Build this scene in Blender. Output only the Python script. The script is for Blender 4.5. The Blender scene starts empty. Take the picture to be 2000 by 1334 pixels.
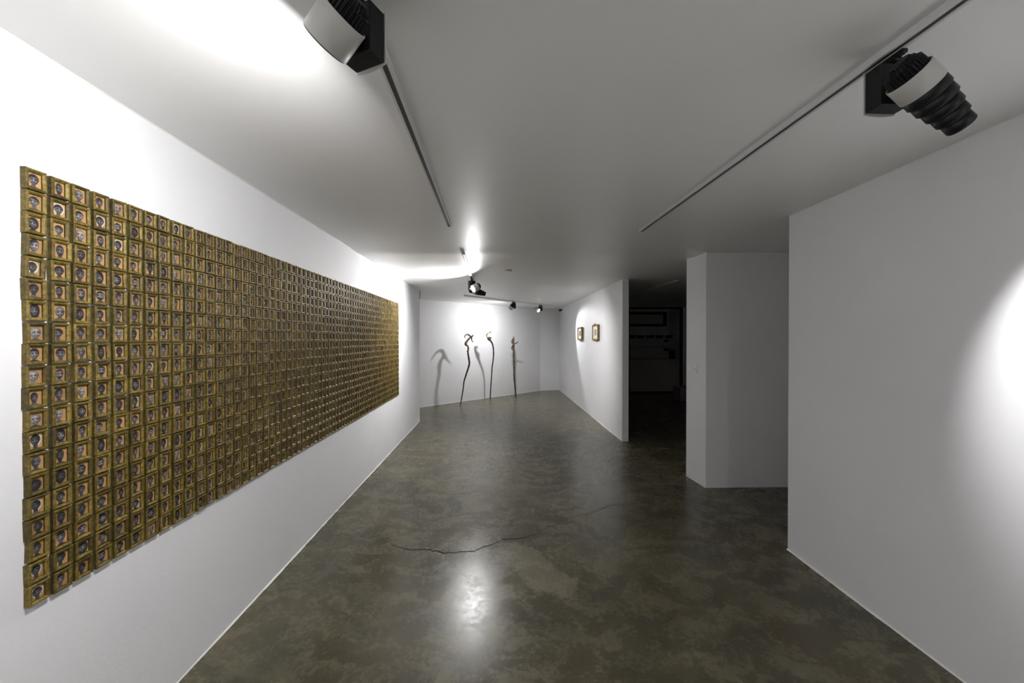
import bpy, math, random
import numpy as np
from mathutils import Vector, Matrix

random.seed(7)
rng = np.random.default_rng(11)
S = bpy.context.scene
COL = S.collection

# ------------------------------------------------------------------ camera, world, exposure
cam_d = bpy.data.cameras.new('camera')
cam_d.sensor_width = 36.0
cam_d.lens = 13.68
cam_d.clip_start = 0.02
cam = bpy.data.objects.new('camera', cam_d)
COL.objects.link(cam)
cam.location = (0, 0, 1.5)
cam.rotation_euler = (math.pi / 2 - math.atan(5 / 760), 0, -math.atan(32 / 760))
S.camera = cam

W = bpy.data.worlds.new('world')
W.use_nodes = True
W.node_tree.nodes['Background'].inputs[0].default_value = (0, 0, 0, 1)
W.node_tree.nodes['Background'].inputs[1].default_value = 0.0
S.world = W

S.view_settings.view_transform = 'Standard'
S.view_settings.look = 'None'
S.view_settings.gamma = 1.0
S.view_settings.use_curve_mapping = False
S.view_settings.exposure = 0.0
S.cycles.max_bounces = 10
S.cycles.diffuse_bounces = 8
S.cycles.sample_clamp_indirect = 6.0

COOL = (1.0, 0.985, 0.985)


# ------------------------------------------------------------------ helpers
def setp(o, label=None, cat=None, group=None, kind=None):
    if label:
        o['label'] = label
    if cat:
        o['category'] = cat
    if group:
        o['group'] = group
    if kind:
        o['kind'] = kind
    return o


def thing(name, loc, label, cat, group=None):
    o = bpy.data.objects.new(name, None)
    o.empty_display_size = 0.05
    COL.objects.link(o)
    o.location = loc
    return setp(o, label, cat, group)


class MB:
    """collects vertices and faces for ONE mesh object"""
    def __init__(self):
        self.v, self.f, self.sm = [], [], []

    def add(self, verts, faces, smooth=False):
        b = len(self.v)
        self.v += [tuple(p) for p in verts]
        self.f += [tuple(i + b for i in q) for q in faces]
        self.sm += [smooth] * len(faces)

    def box(self, x0, x1, y0, y1, z0, z1, T=None):
        vs = [(x, y, z) for z in (z0, z1) for y in (y0, y1) for x in (x0, x1)]
        if T:
            vs = [T(p) for p in vs]
        self.add(vs, [(0, 2, 3, 1), (4, 5, 7, 6), (0, 1, 5, 4), (2, 6, 7, 3), (0, 4, 6, 2), (1, 3, 7, 5)])

    def bbox(self, x0, x1, y0, y1, z0, z1, c, T=None):
        """box with chamfered upright edges and rims"""
        P = [(x0 + c, y0), (x1 - c, y0), (x1, y0 + c), (x1, y1 - c), (x1 - c, y1), (x0 + c, y1), (x0, y1 - c), (x0, y0 + c)]
        cx, cy = (x0 + x1) / 2, (y0 + y1) / 2
        kx, ky = 1 - 2 * c / (x1 - x0), 1 - 2 * c / (y1 - y0)
        Q = [(cx + (x - cx) * kx, cy + (y - cy) * ky) for x, y in P]
        rings = [(Q, z0), (P, z0 + c), (P, z1 - c), (Q, z1)]
        vs = [(x, y, z) for R, z in rings for x, y in R]
        if T:
            vs = [T(p) for p in vs]
        fs = [tuple(range(7, -1, -1)), tuple(range(24, 32))]
        for k in range(3):
            for i in range(8):
                j = (i + 1) % 8
                fs.append((k * 8 + i, k * 8 + j, k * 8 + 8 + j, k * 8 + 8 + i))
        self.add(vs, fs)

    def prism(self, poly, z0, z1):
        n = len(poly)
        vs = [(x, y, z0) for x, y in poly] + [(x, y, z1) for x, y in poly]
        fs = [tuple(range(n - 1, -1, -1)), tuple(range(n, 2 * n))]
        for i in range(n):
            j = (i + 1) % n
            fs.append((i, j, n + j, n + i))
        self.add(vs, fs)

    def lathe(self, prof, org, d, segs=32, closed=False, smooth=True, cap=(False, False)):
        org, d = Vector(org), Vector(d).normalized()
        a = d.orthogonal().normalized()
        b = d.cross(a)
        vs, fs = [], []
        for t, r in prof:
            for k in range(segs):
                an = 2 * math.pi * k / segs
                vs.append(org + d * t + (a * math.cos(an) + b * math.sin(an)) * r)
        m = len(prof)
        for i in range(m if closed else m - 1):
            i2 = (i + 1) % m
            for k in range(segs):
                k2 = (k + 1) % segs
                fs.append((i * segs + k, i * segs + k2, i2 * segs + k2, i2 * segs + k))
        if cap[0]:
            fs.append(tuple(range(segs - 1, -1, -1)))
        if cap[1]:
            fs.append(tuple((m - 1) * segs + k for k in range(segs)))
        self.add(vs, fs, smooth)

    def tube(self, pts, rad, sides=10, flat=1.0, wob=0.0):
        """smooth tube through points; flat squeezes it across the view depth"""
        P = [Vector(p) for p in pts]
        out, rr = [], []
        n = len(P)
        sub = 4
        for i in range(n - 1):
            p0, p1, p2, p3 = P[max(i - 1, 0)], P[i], P[i + 1], P[min(i + 2, n - 1)]
            for s in range(sub):
                t = s / sub
                q = 0.5 * ((2 * p1) + (p2 - p0) * t + (2 * p0 - 5 * p1 + 4 * p2 - p3) * t * t + (3 * p1 - p0 - 3 * p2 + p3) * t ** 3)
                out.append(q)
                rr.append(rad[i] * (1 - t) + rad[i + 1] * t)
        out.append(P[-1])
        rr.append(rad[-1])
        vs, fs = [], []
        for i, q in enumerate(out):
            t = (out[min(i + 1, len(out) - 1)] - out[max(i - 1, 0)]).normalized()
            a = Vector((0, 1, 0))
            a = (a - t * a.dot(t)).normalized()
            b = t.cross(a)
            for k in range(sides):
                an = 2 * math.pi * k / sides
                w = 1 + wob * math.sin(k * 2.1 + i * 0.7) + wob * 0.6 * math.sin(i * 1.9)
                vs.append(q + (a * math.cos(an) * flat + b * math.sin(an)) * rr[i] * w)
        for i in range(len(out) - 1):
            for k in range(sides):
                k2 = (k + 1) % sides
                fs.append((i * sides + k, i * sides + k2, (i + 1) * sides + k2, (i + 1) * sides + k))
        fs.append(tuple(range(sides - 1, -1, -1)))
        fs.append(tuple((len(out) - 1) * sides + k for k in range(sides)))
        self.add(vs, fs, True)

    def obj(self, name, mat, parent=None, fix=True):
        me = bpy.data.meshes.new(name)
        me.from_pydata(self.v, [], self.f)
        me.polygons.foreach_set('use_smooth', self.sm)
        me.materials.append(mat)
        if fix:
            import bmesh
            bm = bmesh.new()
            bm.from_mesh(me)
            bmesh.ops.recalc_face_normals(bm, faces=bm.faces)
            bm.to_mesh(me)
            bm.free()
        me.update()
        o = bpy.data.objects.new(name, me)
        COL.objects.link(o)
        if parent:
            o.parent = parent
        return o


def structure(name, mb, mat):
    return setp(mb.obj(name, mat), kind='structure')


# ------------------------------------------------------------------ materials
def new_mat(name):
    m = bpy.data.materials.new(name)
    m.use_nodes = True
    nt = m.node_tree
    b = nt.nodes['Principled BSDF']
    return m, nt, b


def plain(name, col, rough=0.5, metal=0.0, spec=0.5):
    m, nt, b = new_mat(name)
    b.inputs['Base Color'].default_value = (*col, 1)
    b.inputs['Roughness'].default_value = rough
    b.inputs['Metallic'].default_value = metal
    b.inputs['Specular IOR Level'].default_value = spec
    n = nt.nodes.new('ShaderNodeTexNoise')
    n.inputs['Scale'].default_value = 140
    bp = nt.nodes.new('ShaderNodeBump')
    bp.inputs['Strength'].default_value = 0.08
    bp.inputs['Distance'].default_value = 0.002
    nt.links.new(n.outputs[0], bp.inputs['Height'])
    nt.links.new(bp.outputs[0], b.inputs['Normal'])
    return m


def noise(nt, vec, scale, detail=4, rough=0.55, dist=0.0):
    n = nt.nodes.new('ShaderNodeTexNoise')
    n.inputs['Scale'].default_value = scale
    n.inputs['Detail'].default_value = detail
    n.inputs['Roughness'].default_value = rough
    n.inputs['Distortion'].default_value = dist
    nt.links.new(vec, n.inputs['Vector'])
    return n.outputs[0]


def mapping(nt, vec, scale=(1, 1, 1), rot=(0, 0, 0), loc=(0, 0, 0)):
    m = nt.nodes.new('ShaderNodeMapping')
    m.inputs['Scale'].default_value = scale
    m.inputs['Rotation'].default_value = rot
    m.inputs['Location'].default_value = loc
    nt.links.new(vec, m.inputs['Vector'])
    return m.outputs[0]


def ramp(nt, fac, stops, interp='LINEAR'):
    r = nt.nodes.new('ShaderNodeValToRGB')
    r.color_ramp.interpolation = interp
    e = r.color_ramp.elements
    while len(e) < len(stops):
        e.new(0.5)
    for k, (p, c) in enumerate(stops):
        e[k].position = p
        e[k].color = (*c, 1) if len(c) == 3 else c
    nt.links.new(fac, r.inputs[0])
    return r.outputs[0]


def g(v):
    return (v, v, v)


def mix(nt, fac, a, b, mode='MIX'):
    m = nt.nodes.new('ShaderNodeMix')
    m.data_type = 'RGBA'
    m.blend_type = mode
    for s, v in ((m.inputs[0], fac), (m.inputs[6], a), (m.inputs[7], b)):
        if isinstance(v, (int, float)):
            s.default_value = v
        elif isinstance(v, tuple):
            s.default_value = (*v, 1)
        else:
            nt.links.new(v, s)
    return m.outputs[2]


def math_n(nt, op, a, b=None):
    m = nt.nodes.new('ShaderNodeMath')
    m.operation = op
    for s, v in ((m.inputs[0], a), (m.inputs[1], b)):
        if v is None:
            continue
        if isinstance(v, (int, float)):
            s.default_value = v
        else:
            nt.links.new(v, s)
    return m.outputs[0]


def pos(nt):
    return nt.nodes.new('ShaderNodeNewGeometry').outputs['Position']


def bump(nt, b, h, strength, dist):
    bp = nt.nodes.new('ShaderNodeBump')
    bp.inputs['Strength'].default_value = strength
    bp.inputs['Distance'].default_value = dist
    nt.links.new(h, bp.inputs['Height'])
    nt.links.new(bp.outputs[0], b.inputs['Normal'])


def wall_mat():
    m, nt, b = new_mat('white_wall_paint')
    p = pos(nt)
    n1 = noise(nt, p, 2.2, 5)
    n2 = noise(nt, p, 60, 4)
    c = ramp(nt, n1, [(0.3, (0.765, 0.768, 0.785)), (0.7, (0.795, 0.798, 0.81))])
    nt.links.new(c, b.inputs['Base Color'])
    b.inputs['Roughness'].default_value = 0.62
    b.inputs['Specular IOR Level'].default_value = 0.25
    h = math_n(nt, 'ADD', n2, math_n(nt, 'MULTIPLY', noise(nt, p, 9, 3), 1.5))
    bump(nt, b, h, 0.25, 0.0025)
    return m


def ceiling_mat():
    m, nt, b = new_mat('white_ceiling_paint')
    p = pos(nt)
    st = noise(nt, mapping(nt, p, (0.9, 22, 1)), 1.0, 5, 0.6)
    n2 = noise(nt, p, 55, 3)
    c = ramp(nt, noise(nt, p, 1.3, 4), [(0.3, (0.825, 0.825, 0.815)), (0.7, (0.85, 0.85, 0.84))])
    nt.links.new(c, b.inputs['Base Color'])
    b.inputs['Roughness'].default_value = 0.42
    b.inputs['Specular IOR Level'].default_value = 0.35
    h = math_n(nt, 'ADD', math_n(nt, 'MULTIPLY', st, 3.0), math_n(nt, 'MULTIPLY', n2, 0.5))
    bump(nt, b, h, 0.10, 0.002)
    return m


def floor_mat():
    m, nt, b = new_mat('polished_concrete')
    p = pos(nt)
    warp = noise(nt, p, 2.6, 5, 0.6)
    wv = nt.nodes.new('ShaderNodeVectorMath')
    wv.operation = 'MULTIPLY_ADD'
    comb = nt.nodes.new('ShaderNodeCombineXYZ')
    nt.links.new(warp, comb.inputs[0])
    nt.links.new(noise(nt, mapping(nt, p, loc=(5, 3, 0)), 2.6, 5, 0.6), comb.inputs[1])
    nt.links.new(comb.outputs[0], wv.inputs[0])
    wv.inputs[1].default_value = (0.55, 0.55, 0)
    nt.links.new(p, wv.inputs[2])
    pw = wv.outputs[0]
    big = noise(nt, pw, 1.1, 6, 0.6)
    mid = noise(nt, mapping(nt, pw, (1.0, 1.7, 1), (0, 0, 0.5)), 4.2, 8, 0.68)
    fine = noise(nt, p, 38, 6, 0.7)
    base = ramp(nt, big, [(0.30, (0.066, 0.058, 0.033)), (0.52, (0.094, 0.084, 0.051)), (0.72, (0.130, 0.117, 0.073))])
    blot = ramp(nt, mid, [(0.47, g(0.0)), (0.51, g(0.7)), (0.60, g(1.0))])
    col = mix(nt, math_n(nt, 'MULTIPLY', blot, 0.55), base, (0.172, 0.155, 0.098))
    m2 = noise(nt, mapping(nt, pw, (1, 1.5, 1), (0, 0, -0.6), (9, 2, 0)), 2.3, 10, 0.72)
    dark = ramp(nt, m2, [(0.45, g(1.0)), (0.505, g(0.25)), (0.56, g(0.0))])
    col = mix(nt, math_n(nt, 'MULTIPLY', dark, 0.52), col, (0.052, 0.049, 0.037))
    # worn pale patch ahead of the crack: an ellipse with a ragged rim
    sep = nt.nodes.new('ShaderNodeSeparateXYZ')
    nt.links.new(mapping(nt, p, loc=(0, 0, 0)), sep.inputs[0])
    x1 = math_n(nt, 'SUBTRACT', sep.outputs[0], 0.235)
    y1 = math_n(nt, 'SUBTRACT', sep.outputs[1], 2.55)
    ca, sa = math.cos(math.radians(-58)), math.sin(math.radians(-58))
    ua = math_n(nt, 'ADD', math_n(nt, 'MULTIPLY', x1, ca), math_n(nt, 'MULTIPLY', y1, sa))
    va = math_n(nt, 'SUBTRACT', math_n(nt, 'MULTIPLY', y1, ca), math_n(nt, 'MULTIPLY', x1, sa))
    d2 = math_n(nt, 'ADD', math_n(nt, 'POWER', math_n(nt, 'DIVIDE', ua, 0.42), 2.0), math_n(nt, 'POWER', math_n(nt, 'DIVIDE', va, 0.15), 2.0))
    rag = math_n(nt, 'ADD', d2, math_n(nt, 'MULTIPLY', math_n(nt, 'SUBTRACT', noise(nt, p, 5.5, 8, 0.65), 0.5), 4.0))
    patch = ramp(nt, rag, [(0.80, g(1.0)), (0.95, g(0.0))])
    col = mix(nt, math_n(nt, 'MULTIPLY', patch, 0.85), col, (0.182, 0.166, 0.114))
    far = math_n(nt, 'MULTIPLY', math_n(nt, 'SUBTRACT', math_n(nt, 'ADD', sep.outputs[1], math_n(nt, 'MULTIPLY', big, 3.0)), 6.5), 0.3)
    far = ramp(nt, far, [(0.0, g(0.0)), (1.0, g(0.55))])
    col = mix(nt, far, col, (0.170, 0.157, 0.112))     # base colour turns paler towards the back
    fm = ramp(nt, fine, [(0.25, g(0.78)), (0.75, g(1.18))])
    col = mix(nt, 1.0, col, fm, 'MULTIPLY')
    # brownish stain near the left wall
    br = ramp(nt, noise(nt, mapping(nt, p, loc=(2, 7, 0)), 1.6, 5), [(0.55, g(0.0)), (0.75, g(0.5))])
    col = mix(nt, br, col, (0.085, 0.062, 0.034))
    nt.links.new(col, b.inputs['Base Color'])
    ro = ramp(nt, math_n(nt, 'ADD', math_n(nt, 'MULTIPLY', mid, 0.6), math_n(nt, 'MULTIPLY', fine, 0.4)), [(0.35, g(0.18)), (0.65, g(0.35))])
    nt.links.new(ro, b.inputs['Roughness'])
    b.inputs['Specular IOR Level'].default_value = 0.32
    h = math_n(nt, 'ADD', math_n(nt, 'MULTIPLY', noise(nt, p, 90, 4, 0.7), 0.6), math_n(nt, 'MULTIPLY', mid, 0.5))
    bump(nt, b, h, 0.16, 0.0022)
    return m


def gold_mat():
    m, nt, b = new_mat('worn_gilt_wood')
    p = pos(nt)
    at = nt.nodes.new('ShaderNodeAttribute')
    at.attribute_name = 'tone'
    n1 = noise(nt, mapping(nt, p, (1, 1.2, 1)), 75, 5, 0.65)
    n2 = noise(nt, p, 260, 3)
    c = ramp(nt, n1, [(0.25, (0.066, 0.047, 0.010)), (0.5, (0.182, 0.130, 0.026)), (0.78, (0.37, 0.275, 0.075))])
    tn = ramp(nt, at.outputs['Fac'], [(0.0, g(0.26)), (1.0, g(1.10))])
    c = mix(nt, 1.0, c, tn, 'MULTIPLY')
    nt.links.new(c, b.inputs['Base Color'])
    b.inputs['Metallic'].default_value = 0.12
    b.inputs['Specular IOR Level'].default_value = 0.35
    b.inputs['Roughness'].default_value = 0.5
    bump(nt, b, math_n(nt, 'ADD', n1, math_n(nt, 'MULTIPLY', n2, 0.5)), 0.5, 0.0015)
    return m


def paint_mat():
    m, nt, b = new_mat('portrait_paint')
    at = nt.nodes.new('ShaderNodeAttribute')
    at.attribute_name = 'pigment'
    n1 = noise(nt, pos(nt), 330, 3)
    c = mix(nt, 1.0, at.outputs['Color'], ramp(nt, n1, [(0.3, g(0.82)), (0.7, g(1.15))]), 'MULTIPLY')
    nt.links.new(c, b.inputs['Base Color'])
    b.inputs['Roughness'].default_value = 0.55
    return m


def wood_mat(name, dark, light, sc=30):
    m, nt, b = new_mat(name)
    p = pos(nt)
    n1 = noise(nt, mapping(nt, p, (1, 1, 0.12)), sc, 6, 0.65, 0.5)
    c = ramp(nt, n1, [(0.3, dark), (0.7, light)])
    nt.links.new(c, b.inputs['Base Color'])
    b.inputs['Roughness'].default_value = 0.5
    bump(nt, b, n1, 0.5, 0.004)
    return m


def emit_mat(name, strength, col=(1, 1, 1)):
    m, nt, b = new_mat(name)
    b.inputs['Base Color'].default_value = (0.8, 0.8, 0.8, 1)
    b.inputs['Emission Color'].default_value = (*col, 1)
    b.inputs['Emission Strength'].default_value = strength
    return m


M_WALL, M_CEIL, M_FLOOR = wall_mat(), ceiling_mat(), floor_mat()
M_GOLD, M_PAINT = gold_mat(), paint_mat()
M_BLACK = plain('black_lamp_metal', (0.007, 0.007, 0.008), 0.5, 0.0, 0.3)
M_BLACK2 = plain('black_snoot', (0.005, 0.005, 0.007), 0.42, 0.0, 0.35)
M_LWHITE = plain('lamp_white_enamel', (0.50, 0.49, 0.46), 0.4)
M_TRACK = plain('track_white_aluminium', (0.62, 0.62, 0.63), 0.35)
M_SLOT = plain('track_slot', (0.055, 0.05, 0.038), 0.5)
M_CAULK = plain('caulk', (0.80, 0.79, 0.75), 0.5)
M_PLASTIC = plain('white_plastic', (0.86, 0.86, 0.84), 0.3)
M_DGREY = plain('dark_grey', (0.05, 0.05, 0.05), 0.5)
M_CRACK = plain('crack_dirt', (0.006, 0.006, 0.005), 0.95, 0.0, 0.05)
M_TAPE = plain('faded_tape', (0.34, 0.32, 0.26), 0.4)
M_MAT = plain('cream_mat_board', (0.80, 0.76, 0.62), 0.7)
M_SHELF = plain('dim_white_laminate', (0.60, 0.56, 0.51), 0.5)
M_DARK = plain('dark_case', (0.02, 0.02, 0.02), 0.5)
M_CARTON = plain('violet_grey_carton', (0.36, 0.30, 0.36), 0.7)
M_ON = emit_mat('lit_lens', 6.0, COOL)
M_ONB = emit_mat('lit_lens_facing', 25.0, COOL)
M_OFF = emit_mat('lens_glow', 4.0, COOL)


# ------------------------------------------------------------------ the setting
HC = 2.372
mb = MB()
mb.box(-3.2, 7.2, -3.4, 12.4, -0.12, 0.0)
floor = structure('floor', mb, M_FLOOR)

# ceiling: one slab with a shallow plaster swell across it where two sections meet
prof = [(-3.4, HC), (-1, HC), (1, HC), (3.3, HC), (3.62, HC + 0.001), (3.78, HC - 0.002), (3.9, HC - 0.008), (3.98, HC - 0.009),
        (4.1, HC - 0.004), (4.3, HC + 0.002), (4.7, HC + 0.002), (6, HC), (8, HC), (10, HC), (12.4, HC)]
vs, fs = [], []
for y, z in prof:
    vs += [(-3.2, y, z), (7.2, y, z)]
for i in range(len(prof) - 1):
    fs.append((2 * i, 2 * i + 1, 2 * i + 3, 2 * i + 2))
mb = MB()
mb.add(vs, fs, True)
mb.box(-3.2, 7.2, -3.4, 12.4, HC + 0.06, HC + 0.16)
structure('ceiling', mb, M_CEIL)

ZT = HC + 0.05
mb = MB(); mb.prism([(-1.387, -3.2), (-1.387, 7.18), (-1.56, 7.18), (-1.56, -3.2)], -0.05, ZT)
structure('wall_left', mb, M_WALL)
mb = MB(); mb.prism([(-2.3, 7.18), (-1.56, 7.18), (-1.56, 7.08), (-2.4, 7.08), (-2.4, 8.1), (-2.3, 8.1)], -0.05, ZT)
structure('wall_alcove', mb, M_WALL)
mb = MB(); mb.prism([(-2.4, 7.958), (1.291, 11.233), (1.88, 11.33), (1.88, 11.5), (1.24, 11.4), (-2.5, 8.09)], -0.05, ZT)
structure('wall_back', mb, M_WALL)
mb = MB(); mb.prism([(1.852, 5.618), (1.944, 5.614), (1.965, 11.4), (1.873, 11.4)], -0.05, ZT)
structure('wall_middle', mb, M_WALL)
mb = MB(); mb.prism([(2.111, 3.822), (3.9, 3.805), (3.9, 4.14), (2.08, 4.16)], -0.05, ZT)
structure('wall_pier', mb, M_WALL)
mb = MB(); mb.prism([(2.08, 2.679), (2.03, 1.2), (2.01, 0.0), (2.01, -3.2), (2.2, -3.2), (2.26, 2.66)], -0.05, ZT)
structure('wall_right', mb, M_WALL)
mb = MB(); mb.box(-1.6, 2.3, -3.4, -3.2, -0.05, ZT)
structure('wall_front', mb, M_WALL)
mb = MB(); mb.prism([(2.2, 2.5), (4.0, 2.5), (4.0, 4.1), (3.88, 4.1), (3.88, 2.62), (2.2, 2.62)], -0.05, ZT)
structure('wall_passage', mb, M_WALL)
# dark room beyond the pier
mb = MB(); mb.prism([(3.8, 4.14), (6.5, 4.14), (6.5, 12.2), (6.35, 12.2), (6.35, 4.26), (3.8, 4.26)], -0.05, ZT)
structure('wall_store', mb, M_WALL)
mb = MB()
mb.box(1.9, 3.62, 10.56, 10.72, -0.05, ZT)
mb.box(5.16, 6.4, 10.56, 10.72, -0.05, ZT)
mb.box(1.9, 6.4, 11.35, 11.5, -0.05, ZT)
mb.box(3.5, 3.62, 10.72, 11.35, -0.05, ZT)
mb.box(5.16, 5.28, 10.72, 11.35, -0.05, ZT)
structure('wall_recess', mb, M_WALL)
mb = MB()
mb.box(3.62, 3.68, 10.53, 10.60, 0.0, 2.33)
mb.box(5.10, 5.16, 10.53, 10.60, 0.0, 2.33)
mb.box(3.62, 5.16, 10.53, 10.60, 2.33, HC)
structure('trim_1', mb, M_DARK)


def bead(path, w, h, z0, name, inward, up=1, jit=0.25):
    """an uneven bead of caulk or filler along a wall foot or head"""
    m = MB()
    vs, fs = [], []
    n = 0
    for (xa, ya), (xb, yb) in zip(path[:-1], path[1:]):
        L = math.hypot(xb - xa, yb - ya)
        k = max(2, int(L / 0.06))
        for i in range(k + 1):
            t = i / k
            x, y = xa + (xb - xa) * t, ya + (yb - ya) * t
            nx, ny = inward
            ww = w * (1 + jit * (random.random() - 0.5) * 2 + 0.3 * math.sin(y * 3.1))
            hh = h * (1 + jit * (random.random() - 0.5) * 2)
            vs += [(x - nx * 0.004, y - ny * 0.004, z0), (x + nx * ww, y + ny * ww, z0), (x + nx * ww * 0.45, y + ny * ww * 0.45, z0 + up * hh * 0.45),
                   (x - nx * 0.004, y - ny * 0.004, z0 + up * hh)]
            n += 1
    for i in range(n - 1):
        for k in range(4):
            k2 = (k + 1) % 4
            fs.append((i * 4 + k, i * 4 + k2, (i + 1) * 4 + k2, (i + 1) * 4 + k))
    m.add(vs, fs, False)
    return structure(name, m, M_CAULK)


bead([(-1.387, -3.1), (-1.387, 7.18)], 0.006, 0.009, 0.0, 'trim_2', (1, 0))
bead([(-1.387, -3.1), (-1.387, 7.18)], 0.006, 0.007, HC, 'trim_3', (1, 0), -1)
bead([(2.08, 2.679), (2.03, 1.2), (2.01, 0), (2.01, -3.1)], 0.008, 0.012, 0.0, 'trim_4', (-1, 0))
bead([(2.08, 2.679), (2.03, 1.2), (2.01, 0), (2.01, -3.1)], 0.005, 0.005, HC, 'trim_5', (-1, 0), -1)
bead([(-2.2, 8.135), (1.291, 11.233)], 0.006, 0.010, 0.0, 'trim_6', (0.66, -0.75))
bead([(1.852, 5.618), (1.873, 11.32)], 0.006, 0.009, 0.0, 'trim_7', (-1, 0))
# dark strip for the small slot where the left wall ends under the ceiling
mb = MB(); mb.box(-1.392, -1.380, 7.172, 7.19, 2.24, HC)
structure('trim_8', mb, M_DGREY)

# crack in the slab: a thin ragged sliver, part of the floor
ck = [(-0.75, 2.86), (-0.682, 2.822), (-0.612, 2.785), (-0.466, 2.779), (-0.352, 2.735), (-0.155, 2.74), (-0.067, 2.817), (0.065, 2.898), (0.239, 2.921),
      (0.368, 3.026), (0.608, 3.225), (0.799, 3.303), (1.05, 3.468), (1.266, 3.48), (1.47, 3.516), (1.65, 3.56), (1.8, 3.6)]
pts = []
for (xa, ya), (xb, yb) in zip(ck[:-1], ck[1:]):
    k = max(2, int(math.hypot(xb - xa, yb - ya) / 0.025))
    for i in range(k):
        t = i / k
        pts.append((xa + (xb - xa) * t + random.uniform(-.008, .008), ya + (yb - ya) * t + random.uniform(-.010, .010)))
vs, fs = [], []
for i, (x, y) in enumerate(pts):
    w = (0.0024 + 0.0014 * abs(math.sin(i * 0.37) * math.sin(i * 0.11))) * (1 if i < len(pts) * .8 else .5)
    vs += [(x, y - w, 0.0012), (x, y + w, 0.0012)]
for i in range(len(pts) - 1):
    fs.append((2 * i, 2 * i + 2, 2 * i + 3, 2 * i + 1))
mb = MB(); mb.add(vs, fs)
mb.obj('crack', M_CRACK, floor)

# faint strip of tape on the floor before the sticks
mb = MB()
a, bb = Vector((-0.576, 8.283)), Vector((1.003, 9.618))
dr = (bb - a).normalized(); nn = Vector((-dr.y, dr.x)) * 0.009
mb.prism([tuple(a - nn), tuple(bb - nn), tuple(bb + nn), tuple(a + nn)], 0.0, 0.0012)
setp(mb.obj('floor_tape', M_TAPE), 'faint pale line of tape on the floor before the three sticks', 'tape')


# ------------------------------------------------------------------ lighting tracks
def track(p0, p1, name, label, w=0.035, h=0.022):
    a, b_ = Vector((*p0, 0)), Vector((*p1, 0))
    d = (b_ - a); L = d.length; d.normalize()
    s = Vector((-d.y, d.x, 0))
    root = thing(name, (p0[0], p0[1], HC), label, 'track', 'lighting tracks on the ceiling')
    inner, dp = 0.009, 0.016
    out = [(-w / 2, 0.004), (-w / 2, -h), (-inner, -h), (-inner, -h + dp), (inner, -h + dp), (inner, -h), (w / 2, -h), (w / 2, 0.004)]
    n = len(out)
    vs = [s * x + Vector((0, 0, z)) for x, z in out] + [d * L + s * x + Vector((0, 0, z)) for x, z in out]
    m = MB()
    m.add(vs, [(i, (i + 1) % n, n + (i + 1) % n, n + i) for i in range(n)] + [(0, 1, 2, 3), (0, 3, 4, 7), (4, 5, 6, 7), (8, 9, 10, 11), (8, 11, 12, 15), (12, 13, 14, 15)])
    m.obj('rail', M_TRACK, root)
    m = MB()
    T = lambda p: d * p[0] + s * p[1] + Vector((0, 0, p[2]))
    m.box(0.002, L - 0.002, -inner + .0004, inner - .0004, -h + 0.004, -h + dp - .0004, T)
    m.obj('slot', M_SLOT, root)
    for e in (0, 1):
        m = MB()
        x0 = -0.006 if e == 0 else L
        m.bbox(x0, x0 + 0.006, -w / 2, w / 2, -h, 0, 0.001, T)
        m.obj('end_cap', M_TRACK, root)
    return root


track((-0.335, -2.6), (-0.35, 2.98), 'lighting_track', 'long white ceiling track nearest the gilt frame wall, ending mid ceiling')
track((1.22, -2.6), (1.157, 3.05), 'lighting_track', 'long white ceiling track parallel to the blank right-hand wall')
track((-0.325, 3.95), (-0.345, 6.0), 'lighting_track', 'short ceiling track leading to the glaring spotlight')
track((-0.62, 7.79), (1.39, 10.0), 'lighting_track', 'slanting ceiling track before the back wall with the sticks')
track((2.68, 5.66), (2.665, 9.6), 'lighting_track', 'unlit ceiling track inside the dark room')


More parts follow.
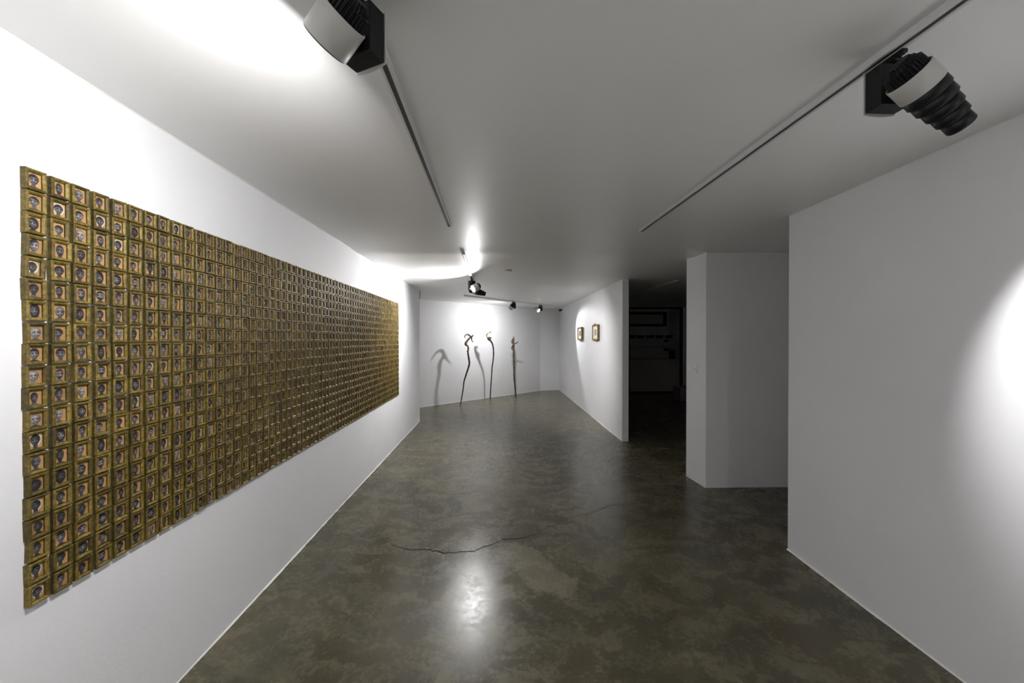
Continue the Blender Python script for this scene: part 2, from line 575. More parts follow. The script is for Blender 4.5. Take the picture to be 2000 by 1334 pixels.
# ------------------------------------------------------------------ spotlights
def spotlight(x, y, heading, side, tilt, label, band_len=0.05, snoot=False, lens=None, yaw_bar=90.0, drop=0.0):
    """heading: direction of the beam in plan (deg); side: which side of the beam the driver box stands"""
    a = math.radians(heading)
    p = Vector((math.cos(a), math.sin(a), 0))
    n = Vector((-p.y, p.x, 0)) * side
    up = Vector((0, 0, 1))
    root = thing('track_spotlight', (x, y, HC - 0.022), label, 'spotlight', 'spotlights on the ceiling tracks')
    T = lambda q: p * q[0] + n * q[1] + up * q[2]
    b = math.radians(yaw_bar)
    d = Vector((math.cos(b), math.sin(b), 0)); s = Vector((-d.y, d.x, 0))
    TB = lambda q: d * q[0] + s * q[1] + up * q[2]
    m = MB()
    m.bbox(-0.052, 0.052, -0.010, 0.010, -0.013, 0.001, 0.003, TB)
    m.bbox(-0.034, 0.034, -0.012, 0.012, -0.021, -0.010, 0.003, TB)
    ad = m.obj('track_adapter', M_BLACK, root)
    m = MB()
    m.box(-0.026, -0.008, -0.0135, -0.0115, -0.019, -0.015, TB)
    m.obj('lever', M_LWHITE, ad)
    m = MB()
    m.lathe([(0.0, 0.014), (0.030, 0.014)], (0, 0, -0.018), (0, 0, -1), 20, cap=(True, True))
    m.obj('stem', M_BLACK, root)
    # driver box and its pale cover
    zt, zb = -0.026, -0.150
    m = MB()
    m.bbox(-0.047, 0.047, -0.025, 0.025, zb, zt, 0.002, T)
    m.obj('driver_box', M_BLACK, root)
    m = MB()
    K = 9
    xs = [-0.0495 + 0.099 * k / (K - 1) for k in range(K)]
    lo = [zb - 0.002 - 0.006 * (1 - (v / 0.0495) ** 2) for v in xs]
    vs = [T((v, yy, z)) for yy in (0.025, 0.0285) for v, z in zip(xs, lo)] + [T((v, yy, zt + 0.003)) for yy in (0.025, 0.0285) for v in xs]
    fs = []
    for k in range(K - 1):
        fs += [(k, k + 1, 2 * K + k + 1, 2 * K + k), (K + k + 1, K + k, 3 * K + k, 3 * K + k + 1), (k + 1, k, K + k, K + k + 1),
               (2 * K + k, 2 * K + k + 1, 3 * K + k + 1, 3 * K + k)]
    fs += [(0, 2 * K, 3 * K, K), (K - 1, 2 * K - 1, 4 * K - 1, 3 * K - 1)]
    m.add(vs, fs)
    cv = m.obj('cover_plate', M_LWHITE, root)
    m = MB()
    m.lathe([(0, 0.006), (0.0015, 0.006)], T((0.026, -0.0245, zt - 0.020)), -n, 14, cap=(True, True))
    m.obj('badge', M_LWHITE, root)
    # drum
    tl = math.radians(tilt)
    dv = p * math.cos(tl) - up * math.sin(tl)
    piv = T((0.0, -0.087, -0.132))
    m = MB()
    m.lathe([(0, 0.017), (0.03, 0.017)], T((0.0, -0.02, -0.118)), -n, 20, cap=(True, True))
    m.obj('pivot', M_BLACK, root)
    m = MB()
    # finned heat sink: toothed rings, wider towards the lens
    e1 = dv.orthogonal().normalized(); e2 = dv.cross(e1)
    NT = 30
    def gear(t0, t1, r0, r1, depth):
        vs, fs = [], []
        for t, r in ((t0, r0), (t1, r1)):
            for k in range(NT * 4):
                an = 2 * math.pi * k / (NT * 4)
                rr = r if k % 4 in (0, 1) else r - depth
                vs.append(piv + dv * t + (e1 * math.cos(an) + e2 * math.sin(an)) * rr)
        N = NT * 4
        for k in range(N):
            fs.append((k, (k + 1) % N, N + (k + 1) % N, N + k))
        fs += [tuple(range(N - 1, -1, -1)), tuple(range(N, 2 * N))]
        m.add(vs, fs)
    gear(-0.086, -0.078, 0.029, 0.033, 0.004)
    gear(-0.078, -0.068, 0.037, 0.040, 0.004)
    gear(-0.068, -0.022, 0.0465, 0.0495, 0.0045)
    m.lathe([(-0.084, 0.024), (-0.024, 0.044)], piv, dv, 28, cap=(True, True))
    m.obj('heat_sink', M_BLACK, root)
    m = MB()
    R = 0.0545
    e = band_len
    m.lathe([(-0.040, R - 0.003), (-0.040, R - 0.0005), (-0.039, R), (e - 0.001, R), (e, R - 0.001), (e, R - 0.003), (e - 0.003, R - 0.0035), (-0.037, R - 0.003)], piv, dv, 48, closed=True)
    bd = m.obj('band', M_LWHITE, root)
    front = e
    if snoot:
        m = MB()
        t0 = e - 0.008
        steps = [(0.0525, 0.036), (0.049, 0.031), (0.044, 0.031), (0.039, 0.031), (0.0335, 0.034)]
        sn = None
        for i, (r, l) in enumerate(steps):
            m = MB()
            m.lathe([(0, r * 0.985), (l * 0.7, r), (l - 0.002, r), (l, r - 0.002), (l, r - 0.006), (l - 0.003, r - 0.007), (0, r - 0.007)], piv + dv * t0, dv, 48, closed=True)
            if sn is None:
                sn = m.obj('snoot', M_BLACK2, root)
            else:
                m.obj('ring', M_BLACK2, sn)
            t0 += l
        front = t0
    else:
        m = MB()
        m.lathe([(e - 0.008, R - 0.0035), (e + 0.003, R - 0.0035), (e + 0.003, R - 0.006), (e - 0.008, R - 0.006)], piv, dv, 48, closed=True)
        m.obj('inner_ring', M_BLACK2, root)
    m = MB()
    lr = (R - 0.007) if not snoot else 0.026
    le = e - 0.018 if not snoot else front - 0.012
    m.lathe([(0, lr), (0.002, lr - 0.002), (0.004, lr * 0.5), (0.0045, 0.0005)], piv + dv * le, dv, 32)
    m.obj('lens', lens or M_OFF, root)
    return root, Vector(root.location) + piv, dv, front


def area(name, loc, dv, size, power, spread):
    l = bpy.data.lights.new(name, 'AREA')
    l.shape = 'DISK'; l.size = size; l.energy = power; l.spread = math.radians(spread)
    l.color = COOL
    o = bpy.data.objects.new(name, l); COL.objects.link(o)
    o.location = loc
    o.rotation_euler = dv.to_track_quat('-Z', 'Y').to_euler()
    return o


def spot(name, loc, dv, size, power, cone, blend):
    l = bpy.data.lights.new(name, 'SPOT')
    l.energy = power; l.spot_size = math.radians(cone); l.spot_blend = blend; l.shadow_soft_size = size
    l.color = COOL
    o = bpy.data.objects.new(name, l); COL.objects.link(o)
    o.location = loc
    o.rotation_euler = dv.to_track_quat('-Z', 'Y').to_euler()
    return o


# near the gilt wall, lights the near frames
LP = 0.010      # how far the light sits behind the rim of a plain lamp
r, pv, dv, fr = spotlight(-0.335, 1.004, 153.0, -1, 36, 'big white banded spotlight cut by the top of the picture, aimed at the frames', 0.035, lens=M_OFF)
area('beam', pv + dv * (fr - LP), dv, 0.075, 18.0, 180)
# right-hand track, with the stepped snoot
r, pv, dv, fr = spotlight(1.195, 1.143, 0.0, 1, 40.7, 'black stepped snoot spotlight with a white band near the right-hand wall', 0.017, True, M_OFF)
spot('beam', pv + dv * (fr + 0.004), dv, 0.025, 90.0, 62, 0.55)
# the glaring one on the short track, and the snoot lamp just behind it
r, pv, dv, fr = spotlight(-0.338, 5.56, 214.0, -1, 28, 'glaring lit spotlight hanging from the short track', 0.035, False, M_ONB)
area('beam', pv + dv * (fr - LP), dv, 0.075, 47.0, 180)
r, pv, dv, fr = spotlight(-0.345, 5.90, 22.0, 1, 14, 'black snoot spotlight partly behind the glaring lamp', 0.017, True, M_OFF)
spot('beam', pv + dv * (fr + 0.004), (Vector((1.86, 7.5, 0.75)) - pv), 0.03, 170.0, 84, 1.0)
# slanting track
r, pv, dv, fr = spotlight(0.412, 8.925, 139.0, -1, 46, 'small spotlight above the third stick, white drum turned from view', 0.035, False, M_OFF, yaw_bar=47.7)
area('beam', pv + dv * (fr - LP), dv, 0.075, 27.0, 180)
r, pv, dv, fr = spotlight(1.12, 9.70, -52.0, 1, 28, 'small lit spotlight nearest the back corner, aimed at the two pictures', 0.035, False, M_ON, yaw_bar=47.7)
spot('beam', pv + dv * (fr - 0.01), (Vector((1.86, 7.95, 1.35)) - pv), 0.03, 135.0, 54, 0.5)
# two unseen lamps added behind the camera to raise the room's general light
r, pv, dv, fr = spotlight(-0.33, -1.0, 178.0, -1, 30, 'added white banded spotlight, unseen behind the view, on the track by the gilt frames', 0.035, lens=M_OFF)
area('beam', pv + dv * (fr - LP), dv, 0.075, 30.0, 180)
r, pv, dv, fr = spotlight(1.21, -0.9, 2.0, 1, 30, 'added white banded spotlight, unseen behind the view, on the right-hand track', 0.035, lens=M_OFF)
area('beam', pv + dv * (fr - LP), dv, 0.075, 24.0, 180)


# ------------------------------------------------------------------ the wall of small portraits
ROWS, COLS = 20, 68
Y0, ZTOP = 1.199, 2.006
PY, PZ = (5.585 - 1.199) / COLS, (2.006 - 0.706) / ROWS
XW = -1.387
NEAR = 15


def sm(a, b, x):
    t = np.clip((x - a) / (b - a), 0, 1)
    return t * t * (3 - 2 * t)


STYLES = ['dark-haired', 'bald', 'long-haired', 'capped', 'bearded', 'haloed']


def portrait_colors(nx, ny, style, rg):
    """pigment of one painted head on an orange ground, sampled on a grid"""
    u, v = np.meshgrid(np.linspace(-1, 1, nx), np.linspace(-1.25, 1.25, ny))
    N = rg.normal
    cx, cy = N(-0.06, 0.10), N(0.10, 0.07)
    rx, ry = 0.73 * (1 + N(0, .08)), 0.90 * (1 + N(0, .07))
    bg = np.array([0.50, 0.285, 0.115]) * rg.uniform(0.65, 1.1)
    img = np.ones((ny, nx, 3)) * bg
    img *= (1 + 0.10 * rg.standard_normal((ny, nx, 1)))
    x, y = (u - cx) / rx, (v - cy) / ry
    jaw = np.where(y < 0, 1 + 0.22 * y, 1.0)
    d = np.sqrt((x / jaw) ** 2 + y ** 2)
    tone = rg.uniform(0.055, 0.25) if style != 'bald' else rg.uniform(0.09, 0.36)
    inkc = np.array([0.020, 0.018, 0.024])
    sk = lambda t: np.array([1.0, 0.93, 0.90]) * t

    def put(mask, col):
        nonlocal img
        mask = np.clip(mask, 0, 1)[..., None]
        img = img * (1 - mask) + mask * np.asarray(col)
    if style == 'haloed':
        put(1 - sm(0.98, 1.16, np.sqrt(((u - cx) / (rx * 1.22)) ** 2 + ((v - cy - .06) / (ry * 1.18)) ** 2)), np.array([0.62, 0.52, 0.42]))
    # neck and shoulders
    sh = rg.uniform(0.015, 0.12)
    put((1 - sm(0.26, 0.36, np.abs(u - cx))) * (v < cy - 0.3), sk(tone * 0.55))
    if rg.random() < 0.6:
        put(1 - sm(-0.05, 0.05, (v + 1.32) - 0.42 * np.exp(-((u - cx) / 0.75) ** 2)), np.array([1, .95, .95]) * sh)
    if style == 'long-haired':
        put((1 - sm(0.98, 1.14, np.sqrt(((u - cx) / (rx * 1.12)) ** 2 + ((v - cy + .08) / (ry * 1.2)) ** 2))), inkc)
    # face
    side = rg.choice([-1, 1])
    lit = 0.62 + 0.38 * np.clip(side * x, -1, 1) + 0.25 * y
    shade = tone * np.clip(lit, 0.12, 1.3)
    head = 1 - sm(0.93, 1.05, d)
    put(head, shade[..., None] * np.array([1.0, 0.93, 0.92]))
    put(head * sm(0.78, 1.0, d) * 0.75, inkc * 1.5)
    ey = 0.02 + N(0, .03)
    off = N(0, 0.10)
    for s in (-1, 1):
        ex = off + s * 0.40
        put(np.exp(-(((x - ex) / 0.24) ** 2 + ((y - ey) / 0.11) ** 2)) * 1.25, inkc)
        put(np.exp(-(((x - ex) / 0.26) ** 2 + ((y - ey - 0.20) / 0.05) ** 2)) * 0.7, inkc)
        put(np.exp(-(((x - ex * 1.05) / 0.16) ** 2 + ((y - ey + 0.26) / 0.10) ** 2)) * 0.55, sk(min(tone * 2.5 + .06, .7)))
    put(np.exp(-(((x - off) / 0.085) ** 2 + ((y - ey + 0.14) / 0.22) ** 2)) * 0.95, sk(min(tone * 3.2 + .10, .85)))
    put(np.exp(-(((x - off - 0.14 * side) / 0.08) ** 2 + ((y - ey + 0.22) / 0.16) ** 2)) * 0.8, inkc * 2)
    put(np.exp(-(((x - off) / 0.28) ** 2 + ((y + 0.52) / 0.055) ** 2)) * 1.1, inkc)
    put(np.exp(-(((x - off) / 0.2) ** 2 + ((y + 0.66) / 0.07) ** 2)) * 0.5, sk(min(tone * 1.6, .6)))
    put(np.exp(-(((x - off) / 0.40) ** 2 + ((y - 0.48) / 0.16) ** 2)) * 0.55 * head, sk(min(tone * 2.2 + .03, .7)))
    if style in ('dark-haired', 'haloed', 'long-haired'):
        hl = 0.40 + 0.25 * (x * N(0, .8)) - 0.55 * np.clip(np.abs(x) - 0.55, 0, 1) * 2
        put((1 - sm(0.98, 1.10, d)) * sm(-0.04, 0.06, y - hl), inkc)
    elif style == 'capped':
        put((1 - sm(1.02, 1.14, d)) * sm(-0.03, 0.03, y - 0.36), inkc * 1.4)
        put(sm(0.30, 0.34, y) * (1 - sm(0.42, 0.46, y)) * (1 - sm(1.05, 1.12, np.abs(x))), np.array([0.05, 0.045, 0.055]))
    elif style == 'bearded':
        hl = 0.52 - 0.9 * np.clip(np.abs(x) - 0.6, 0, 1)
        put((1 - sm(0.98, 1.08, d)) * sm(-0.04, 0.06, y - hl), inkc * 1.3)
        put((1 - sm(1.0, 1.12, d)) * sm(0.0, 0.1, -y - 0.30 - 0.25 * (1 - np.abs(x))) * 0.92, inkc * 1.2)
    img *= (1 + 0.10 * rg.standard_normal((ny, nx, 1)))
    return np.clip(img * 0.93, 0.004, 0.9).reshape(-1, 3)


def frame_verts(w, h, d, bx, bz, rg):
    """moulding of one small frame, origin on the wall at its centre: x outwards, y along the wall, z up"""
    W2, H2 = w / 2, h / 2
    rings = [(W2, H2, 0.0), (W2, H2, d - 0.0022), (W2 - 0.0018, H2 - 0.0018, d), (W2 - bx * 0.55, H2 - bz * 0.55, d - 0.0002), (W2 - bx, H2 - bz, d - 0.0042), (W2 - bx, H2 - bz, d - 0.0100)]
    vs = []
    for a, b, x in rings:
        for sy, sz in ((-1, -1), (1, -1), (1, 1), (-1, 1)):
            vs.append((x, sy * a, sz * b))
    fs, tone = [], []
    bars = rg.uniform(0.15, 1.0, 4) * rg.uniform(0.75, 1.0)
    for k in range(5):
        for i in range(4):
            j = (i + 1) % 4
            fs.append((k * 4 + i, k * 4 + j, k * 4 + 4 + j, k * 4 + 4 + i))
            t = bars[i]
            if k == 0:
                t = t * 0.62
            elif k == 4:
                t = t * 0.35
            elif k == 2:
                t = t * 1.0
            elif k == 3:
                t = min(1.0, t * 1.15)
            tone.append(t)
    return np.array(vs), fs, tone, d - 0.0088


def panel_grid(w, h, nx, ny, x):
    yy, zz = np.meshgrid(np.linspace(-w / 2, w / 2, nx), np.linspace(-h / 2, h / 2, ny))
    vs = np.stack([np.full(yy.size, x), yy.ravel(), zz.ravel()], 1)
    idx = np.arange(nx * ny).reshape(ny, nx)
    fs = np.stack([idx[:-1, :-1].ravel(), idx[:-1, 1:].ravel(), idx[1:, 1:].ravel(), idx[1:, :-1].ravel()], 1)
    return vs, fs


def mesh_from(name, vs, fs, mat):
    me = bpy.data.meshes.new(name)
    me.from_pydata(np.asarray(vs).tolist(), [], [tuple(int(i) for i in f) for f in fs])
    me.materials.append(mat)
    return me


def set_tone(me, tone):
    at = me.attributes.new('tone', 'FLOAT', 'FACE')
    at.data.foreach_set('value', np.asarray(tone, dtype=np.float32))


def set_pig(me, cols):
    at = me.attributes.new('pigment', 'FLOAT_COLOR', 'POINT')
    c = np.concatenate([cols, np.ones((len(cols), 1))], 1).astype(np.float32)
    at.data.foreach_set('color', c.ravel())


ORD = ['one', 'two', 'three', 'four', 'five', 'six', 'seven', 'eight', 'nine', 'ten', 'eleven', 'twelve', 'thirteen', 'fourteen', 'fifteen', 'sixteen', 'seventeen', 'eighteen',
       'nineteen', 'twenty']
bv, bf, btone, bmat, bpig = [], [], [], [], []
nb = 0
for c in range(COLS):
    near = c < NEAR
    for r_ in range(ROWS):
        w = 0.0540 * (1 + rng.normal(0, .020))
        h = 0.0621 * (1 + rng.normal(0, .010))
        d = 0.0172 * (1 + rng.normal(0, .05))
        yc = Y0 + 0.0265 + c * PY + rng.normal(0, .0011)
        zc = ZTOP - PZ / 2 - r_ * PZ + rng.normal(0, .0008)
        bx, bz = 0.0102 * (1 + rng.normal(0, .08)), 0.0098 * (1 + rng.normal(0, .08))
        vs, fs, tone, xp = frame_verts(w, h, d, bx, bz, rng)
        tl = rng.normal(0, math.radians(0.9))
        st = STYLES[int(rng.choice(6, p=[.32, .19, .18, .10, .15, .06]))]
        nx, ny = ((30, 38) if c < 8 else (18, 24)) if near else ((8, 10) if c < 34 else (5, 6))
        pvs, pfs = panel_grid(w - 2 * bx + 0.001, h - 2 * bz + 0.001, nx, ny, xp)
        pig = portrait_colors(nx, ny, st, rng)
        if near:
            lab = 'gilt frame, %s head, row %s from the top, column %s from the near end' % (st, ORD[r_], ORD[c])
            t = thing('picture_frame', (XW, yc, zc), lab, 'picture', 'small gilt portrait frames on the left wall')
            t.rotation_euler = (tl, 0, 0)
            me = mesh_from('moulding', vs, fs, M_GOLD)
            set_tone(me, tone)
            o = bpy.data.objects.new('moulding', me); COL.objects.link(o); o.parent = t
            me = mesh_from('portrait', pvs, pfs, M_PAINT)
            set_pig(me, pig)
            me.polygons.foreach_set('use_smooth', [True] * len(pfs))
            o = bpy.data.objects.new('portrait', me); COL.objects.link(o); o.parent = t
        else:
            ct, sn_ = math.cos(tl), math.sin(tl)
            Rm = np.array([[1, 0, 0], [0, ct, -sn_], [0, sn_, ct]])
            for V, F, mi in ((vs, fs, 0), (pvs, pfs, 1)):
                V = np.asarray(V) @ Rm.T + np.array([XW, yc, zc])
                bv.append(V)
                bf.append(np.asarray(F) + nb)
                bmat.append(np.full(len(F), mi))
                btone.append(np.asarray(tone) if mi == 0 else np.zeros(len(F)))
                bpig.append(np.zeros((len(V), 3)) if mi == 0 else pig)
                nb += len(V)
V = np.concatenate(bv); F = np.concatenate(bf)
me = mesh_from('small_picture_frames', V, F, M_GOLD)
me.materials.append(M_PAINT)
me.polygons.foreach_set('material_index', np.concatenate(bmat).astype(np.int32))
set_tone(me, np.concatenate(btone)); set_pig(me, np.concatenate(bpig))
o = bpy.data.objects.new('small_picture_frames', me); COL.objects.link(o)
setp(o, 'remaining small gilt portrait frames filling the far part of the left wall', 'pictures', None, 'stuff')


# ------------------------------------------------------------------ the three carved sticks
M_ST1 = wood_mat('twisted_brown_wood', (0.018, 0.012, 0.009), (0.075, 0.05, 0.033))
M_ST1L = wood_mat('bleached_wood', (0.06, 0.045, 0.032), (0.24, 0.19, 0.13))
M_ST2 = wood_mat('black_branch', (0.008, 0.007, 0.007), (0.03, 0.026, 0.022))
M_BULB = wood_mat('knotted_burl', (0.012, 0.010, 0.008), (0.10, 0.08, 0.05), 18)
M_HORN = wood_mat('cream_horn', (0.42, 0.27, 0.13), (0.74, 0.60, 0.42), 20)
M_ST3 = wood_mat('grey_brown_wood', (0.02, 0.015, 0.011), (0.10, 0.073, 0.05))
M_RED = wood_mat('reddish_wood', (0.07, 0.038, 0.03), (0.17, 0.10, 0.08))


def stick(y, label, top, power=1.0):
    root = thing('carved_stick', (0, y, 0), label, 'stick', 'carved sticks before the back wall')
    def part(name, pts, rad, mat, flat=1.0, wob=0.10, sides=10, parent=None, dep=0.0):
        k = len(pts)
        m = MB()
        P = []
        for i, (x, z) in enumerate(pts):
            dy = (top - y) * (max(z, 0.0) / 1.6) ** power + dep * (i / max(k - 1, 1)) + (0.006 * math.sin(i * 1.3) if i else 0.0)
            q = 1 + dy / y                        # keep the outline as seen while the stick leans
            P.append((x * q, dy, max(1.5 + (z - 1.5) * q, 0.0) if z > 0 else 0.0))
        m.tube(P, rad, sides, flat, wob)
        return m.obj(name, mat, parent or root)
    return root, part


root, part = stick(8.869, 'twisted brown stick with two curled horns, nearest the gilt frame wall', 8.98, 5.0)
p1 = [(-0.802, 0.0), (-0.773, 0.152), (-0.738, 0.362), (-0.717, 0.529), (-0.69, 0.626), (-0.648, 0.752), (-0.606, 0.891), (-0.596, 0.975), (-0.613, 1.086), (-0.631, 1.198)]
part('shaft', p1, [.012, .012, .014, .015, .018, .019, .020, .021, .021, .019], M_ST1)
part('neck', [(-0.631, 1.195), (-0.62, 1.275), (-0.634, 1.337), (-0.678, 1.381), (-0.654, 1.442), (-0.606, 1.498), (-0.552, 1.552)], [.019, .021, .020, .030, .026, .022, .018], M_ST1L)
part('knot', [(-0.630, 1.219), (-0.648, 1.222), (-0.660, 1.221)], [.014, .011, .006], M_ST1)
part('horn', [(-0.560, 1.548), (-0.606, 1.590), (-0.647, 1.603), (-0.685, 1.585), (-0.700, 1.546), (-0.694, 1.514)], [.020, .020, .018, .015, .011, .004], M_ST1L, dep=-0.13)
part('horn', [(-0.555, 1.55), (-0.546, 1.512), (-0.540, 1.47), (-0.522, 1.438), (-0.497, 1.428)], [.018, .014, .011, .009, .004], M_ST1, dep=0.13)
part('stub', [(-0.562, 1.545), (-0.529, 1.562), (-0.505, 1.594)], [.020, .018, .008], M_ST1)

root, part = stick(9.707, 'thin black stick topped by a cream crescent, the middle one of three', 9.36)
part('shaft', [(-0.135, 0.0), (-0.128, 0.159), (-0.113, 0.418), (-0.099, 0.604), (-0.09, 0.776), (-0.063, 0.949), (-0.052, 1.135), (-0.063, 1.307), (-0.084, 1.386), (-0.12, 1.443), (-0.155, 1.490)],
     [.013, .013, .014, .014, .015, .015, .016, .017, .018, .021, .028], M_ST2)
part('burl', [(-0.195, 1.555), (-0.178, 1.515), (-0.152, 1.487), (-0.128, 1.462)], [.016, .033, .038, .014], M_BULB)
part('knob', [(-0.160, 1.508), (-0.132, 1.524), (-0.105, 1.526)], [.030, .030, .010], M_BULB)
cr = part('crescent', [(-0.196, 1.535), (-0.213, 1.575), (-0.208, 1.612), (-0.187, 1.642), (-0.158, 1.662)], [.024, .024, .022, .019, .014], M_HORN, 1.0, 0.04)
part('crescent_tip', [(-0.165, 1.659), (-0.135, 1.669), (-0.107, 1.664)], [.0145, .012, .003], M_ST2, 1.0, 0.02, 10, cr)

root, part = stick(10.156, 'straight grey-brown stick with a leaf-shaped tip and side branch, before the back wall', 9.93)
part('shaft', [(0.528, 0.0), (0.513, 0.199), (0.49, 0.41), (0.482, 0.621), (0.482, 0.831), (0.477, 1.042), (0.476, 1.223), (0.476, 1.380)], [.017, .018, .020, .021, .021, .020, .019, .019], M_ST3)
part('leaf_tip', [(0.474, 1.36), (0.470, 1.433), (0.472, 1.508), (0.470, 1.580)], [.020, .024, .018, .003], M_RED, 0.5, 0.05)
part('lobe', [(0.462, 1.362), (0.438, 1.395), (0.428, 1.441), (0.445, 1.493), (0.460, 1.525)], [.010, .020, .020, .014, .004], M_RED, 0.6, 0.05)
part('branch', [(0.474, 1.375), (0.525, 1.385), (0.561, 1.406), (0.588, 1.439)], [.016, .014, .012, .006], M_ST3)
part('pod', [(0.468, 1.362), (0.444, 1.313), (0.430, 1.26), (0.440, 1.190)], [.010, .019, .022, .005], M_ST3, 0.7, 0.06)


# ------------------------------------------------------------------ two framed pictures on the middle wall
def wall_picture(y0, y1, z0, z1, depth, label, crest, artcol):
    xw = 1.861
    root = thing('framed_picture', (xw, (y0 + y1) / 2, (z0 + z1) / 2), label, 'picture', 'gilt framed pictures on the middle wall')
    W2, H2 = (y1 - y0) / 2, (z1 - z0) / 2
    rings = [(W2 * .93, H2 * .93, 0.0), (W2 * .97, H2 * .97, -depth * .45), (W2, H2, -depth * .55), (W2, H2, -depth * .9), (W2 - .008, H2 - .008, -depth),
             (W2 - .022, H2 - .022, -depth + .002), (W2 - .032, H2 - .032, -depth + .012), (W2 - .034, H2 - .034, -depth + .022)]
    vs, fs = [], []
    for a, b, x in rings:
        vs += [(x, s * a, t * b) for s, t in ((-1, -1), (1, -1), (1, 1), (-1, 1))]
    for k in range(len(rings) - 1):
        for i in range(4):
            j = (i + 1) % 4
            fs.append((k * 4 + i, k * 4 + j, k * 4 + 4 + j, k * 4 + 4 + i))
    m = MB(); m.add(vs, fs)
    fo = m.obj('frame', M_GOLD2, root)
    m = MB(); m.box(-depth + .016, -depth + .020, -W2 + .030, W2 - .030, -H2 + .030, H2 - .030)
    m.obj('mat_board', M_MAT, root)
    m = MB(); m.box(-depth + .0145, -depth + .0165, -0.075, 0.075, -0.052, 0.058)
    m.obj('print', artcol, root)
    if crest:
        m = MB()
        pts = [(-depth * .85, yy, H2 - 0.016 + 0.020 * math.cos(yy / 0.075 * math.pi / 2)) for yy in np.linspace(-0.075, 0.075, 9)]
        m.tube(pts, [.004, .008, .011, .013, .016, .013, .011, .008, .004], 8, 1.0, 0.15)
        m.obj('crest', M_GOLD2, fo)
    m = MB(); m.bbox(-depth * .8, -depth * .3, -W2 * .45, W2 * .72, -H2 - .012, -H2 + .006, .003)
    m.obj('lower_rail', M_GOLD2, root)


def gilt2():
    m, nt, b = new_mat('antique_gilt')
    n1 = noise(nt, pos(nt), 45, 5, 0.65)
    nt.links.new(ramp(nt, n1, [(0.35, (0.07, 0.040, 0.012)), (0.52, (0.22, 0.145, 0.035)), (0.7, (0.38, 0.28, 0.08))]), b.inputs['Base Color'])
    b.inputs['Metallic'].default_value = 0.3
    b.inputs['Roughness'].default_value = 0.4
    bump(nt, b, n1, 0.6, 0.004)
    return m


M_GOLD2 = gilt2()
M_ART1 = wood_mat('dark_grey_print', (0.05, 0.05, 0.055), (0.22, 0.22, 0.23), 40)
M_ART2 = wood_mat('grey_print', (0.17, 0.18, 0.20), (0.36, 0.38, 0.41), 40)
wall_picture(8.17, 8.56, 1.478, 1.756, 0.05, 'smaller gilt framed picture nearer the back corner', False, M_ART1)
wall_picture(6.86, 7.25, 1.473, 1.764, 0.052, 'gilt framed picture with a crest, nearer the doorway to the dark room', True, M_ART2)


# ------------------------------------------------------------------ switches, detector, camera
def wall_plate(y, label, kind):
    root = thing('wall_switch', (2.097, y, 1.186), label, 'switch', 'switch plates on the pier')
    Tt = lambda q: Vector((-q[2], q[0], q[1]))
    m = MB(); m.bbox(-0.042, 0.042, -0.040, 0.040, 0.0, 0.009, 0.003, Tt)
    m.obj('plate', M_PLASTIC, root)
    if kind == 'rocker':
        for s in (-1, 1):
            m = MB(); m.bbox(s * 0.014 - 0.0125, s * 0.014 + 0.0125, -0.026, 0.026, 0.008, 0.0135, 0.002, Tt)
            m.obj('rocker', M_PLASTIC, root)
    else:
        m = MB(); m.lathe([(0, .026), (.005, .026), (.005, .021), (.001, .020)], Tt((0, 0, 0.009)), (-1, 0, 0), 28)
        m.obj('socket_ring', M_PLASTIC, root)
        m = MB(); m.lathe([(0, .019), (.001, .019), (.0012, .0005)], Tt((0, 0, 0.009)), (-1, 0, 0), 28)
        sk_ = m.obj('socket_well', M_PLASTIC, root)
        for s in (-1, 1):
            m = MB(); m.lathe([(0, .003), (.0012, .003), (.0013, .0003)], Tt((s * .0095, 0, 0.0097)), (-1, 0, 0), 10)
            m.obj('hole', M_DARK, sk_)


wall_plate(4.108, 'white double switch plate on the pier, nearer the dark opening', 'rocker')
wall_plate(4.000, 'white round-faced wall plate on the pier, nearer its front corner', 'socket')

root = thing('smoke_detector', (0.156, 4.949, HC), 'flat pale detector on the ceiling beyond the track ends', 'detector')
m = MB(); m.lathe([(0, .050), (.007, .050), (.010, .047)], (0, 0, 0), (0, 0, -1), 32, cap=(True, True)); m.obj('base', M_PLASTIC, root)
m = MB(); m.lathe([(.009, .045), (.0115, .045), (.0115, .040), (.009, .040)], (0, 0, 0), (0, 0, -1), 32, closed=True); m.obj('grille', M_DGREY, root)
m = MB(); m.lathe([(.009, .036), (.014, .030), (.015, .0005)], (0, 0, 0), (0, 0, -1), 32); m.obj('cap', M_PLASTIC, root)

root = thing('security_camera', (1.775, 10.60, HC), 'small dark camera hanging from the ceiling near the back corner', 'camera')
m = MB(); m.lathe([(0, .036), (.012, .036), (.016, .03)], (0, 0, 0), (0, 0, -1), 24, cap=(True, True)); m.obj('base', M_PLASTIC, root)
m = MB(); m.lathe([(.012, .010), (.06, .010)], (0, 0, 0), (0, 0, -1), 12, cap=(True, True)); m.obj('bracket', M_PLASTIC, root)
m = MB(); m.lathe([(-.055, .020), (-.05, .030), (.045, .032), (.055, .028), (.056, .001)], (0, 0, -.082), (-.55, -.8, -.2), 24, cap=(True, False)); m.obj('body', M_BLACK, root)
m = MB(); m.lathe([(0, .018), (.003, .014), (.005, .0005)], Vector((0, 0, -.082)) + Vector((-.55, -.8, -.2)).normalized() * .056, (-.55, -.8, -.2), 20); m.obj('lens', M_DARK, root)


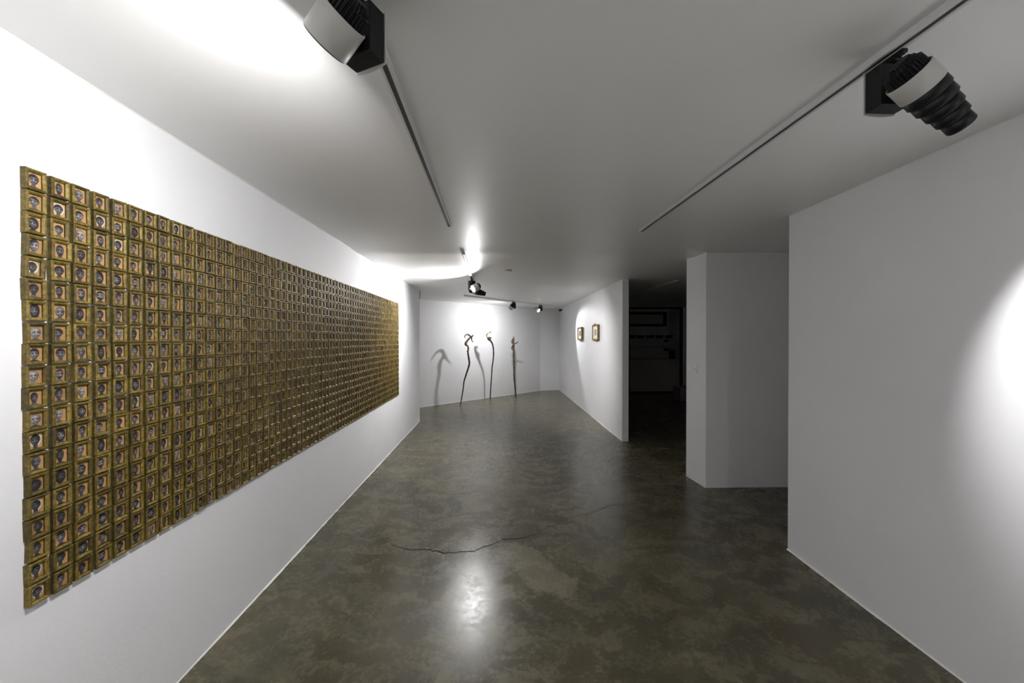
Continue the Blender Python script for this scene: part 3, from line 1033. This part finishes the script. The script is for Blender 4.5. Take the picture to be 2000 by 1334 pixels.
# ------------------------------------------------------------------ inside the dark room
root = thing('counter', (4.39, 10.62, 0), 'long pale counter across the recess of the dark room', 'counter')
m = MB(); m.bbox(-.70, .70, .02, .70, 0.04, .905, .004); m.obj('body', M_SHELF, root)
m = MB(); m.bbox(-.708, .708, -.01, .72, .905, .935, .004); m.obj('top', M_SHELF, root)
m = MB(); m.box(-.69, .69, .05, .68, 0, .04); m.obj('plinth', M_DARK, root)


def shelf(z, label):
    rt = thing('wall_shelf', (4.39, 11.34, z), label, 'shelf', 'shelves in the dark room recess')
    m = MB(); m.bbox(-.765, .765, -.62, 0.0, -.03, 0, .003); m.obj('board', M_SHELF, rt)
    for s in (-.6, .6):
        m = MB(); m.box(s - .01, s + .01, -.3, 0.0, -.12, -.03); m.obj('bracket', M_DGREY, rt)


shelf(1.52, 'upper pale shelf in the dark room, holding five dark blocks')
shelf(1.27, 'lower pale shelf in the dark room, empty')
names = ['first', 'second', 'third', 'fourth', 'fifth']
for k in range(5):
    x = 3.82 + k * 0.265
    rt = thing('display_box', (x, 10.82, 1.521), '%s of five dark blocks on the upper shelf, counted from the pictured wall side' % names[k], 'box', 'dark blocks on the upper shelf')
    sl = lambda q: Vector((q[0] + q[2] * 0.3, q[1], q[2]))
    m = MB(); m.bbox(-.10, .10, -.03, .03, 0, .085, .003, sl); m.obj('body', M_DARK, rt)
    m = MB(); m.box(-.09, .09, -.031, -.0295, .008, .077, sl); m.obj('face', M_BLACK, rt)
root = thing('wall_panel', (4.37, 11.34, 2.08), 'wide dark-edged panel high inside the dark room recess', 'panel')
m = MB(); m.bbox(-.66, .66, -.10, .0, -.21, .21, .006); m.obj('casing', M_DARK, root)
m = MB()
m.prism([(-.56, -.108), (.54, -.108), (.54, -.098), (-.56, -.098)], -.14, .13); m.obj('face', M_SHELF, root)
root = thing('small_case', (4.98, 10.80, .935), 'small dark case on the end of the pale counter', 'case')
m = MB(); m.bbox(-.07, .07, -.05, .05, 0, .24, .006); m.obj('body', M_DARK, root)
m = MB(); m.bbox(-.05, .05, -.054, -.048, .05, .2, .002); m.obj('front', M_BLACK, root)
root = thing('carton', (4.71, 9.44, 0), 'low violet-grey carton on the dark room floor by the opening', 'carton')
m = MB(); m.bbox(-.235, .235, -.2, .2, 0, .31, .004); m.obj('body', M_CARTON, root)
m = MB(); m.box(-.236, .236, -.004, .004, .309, .3115); m.obj('flap_seam', M_DGREY, root)
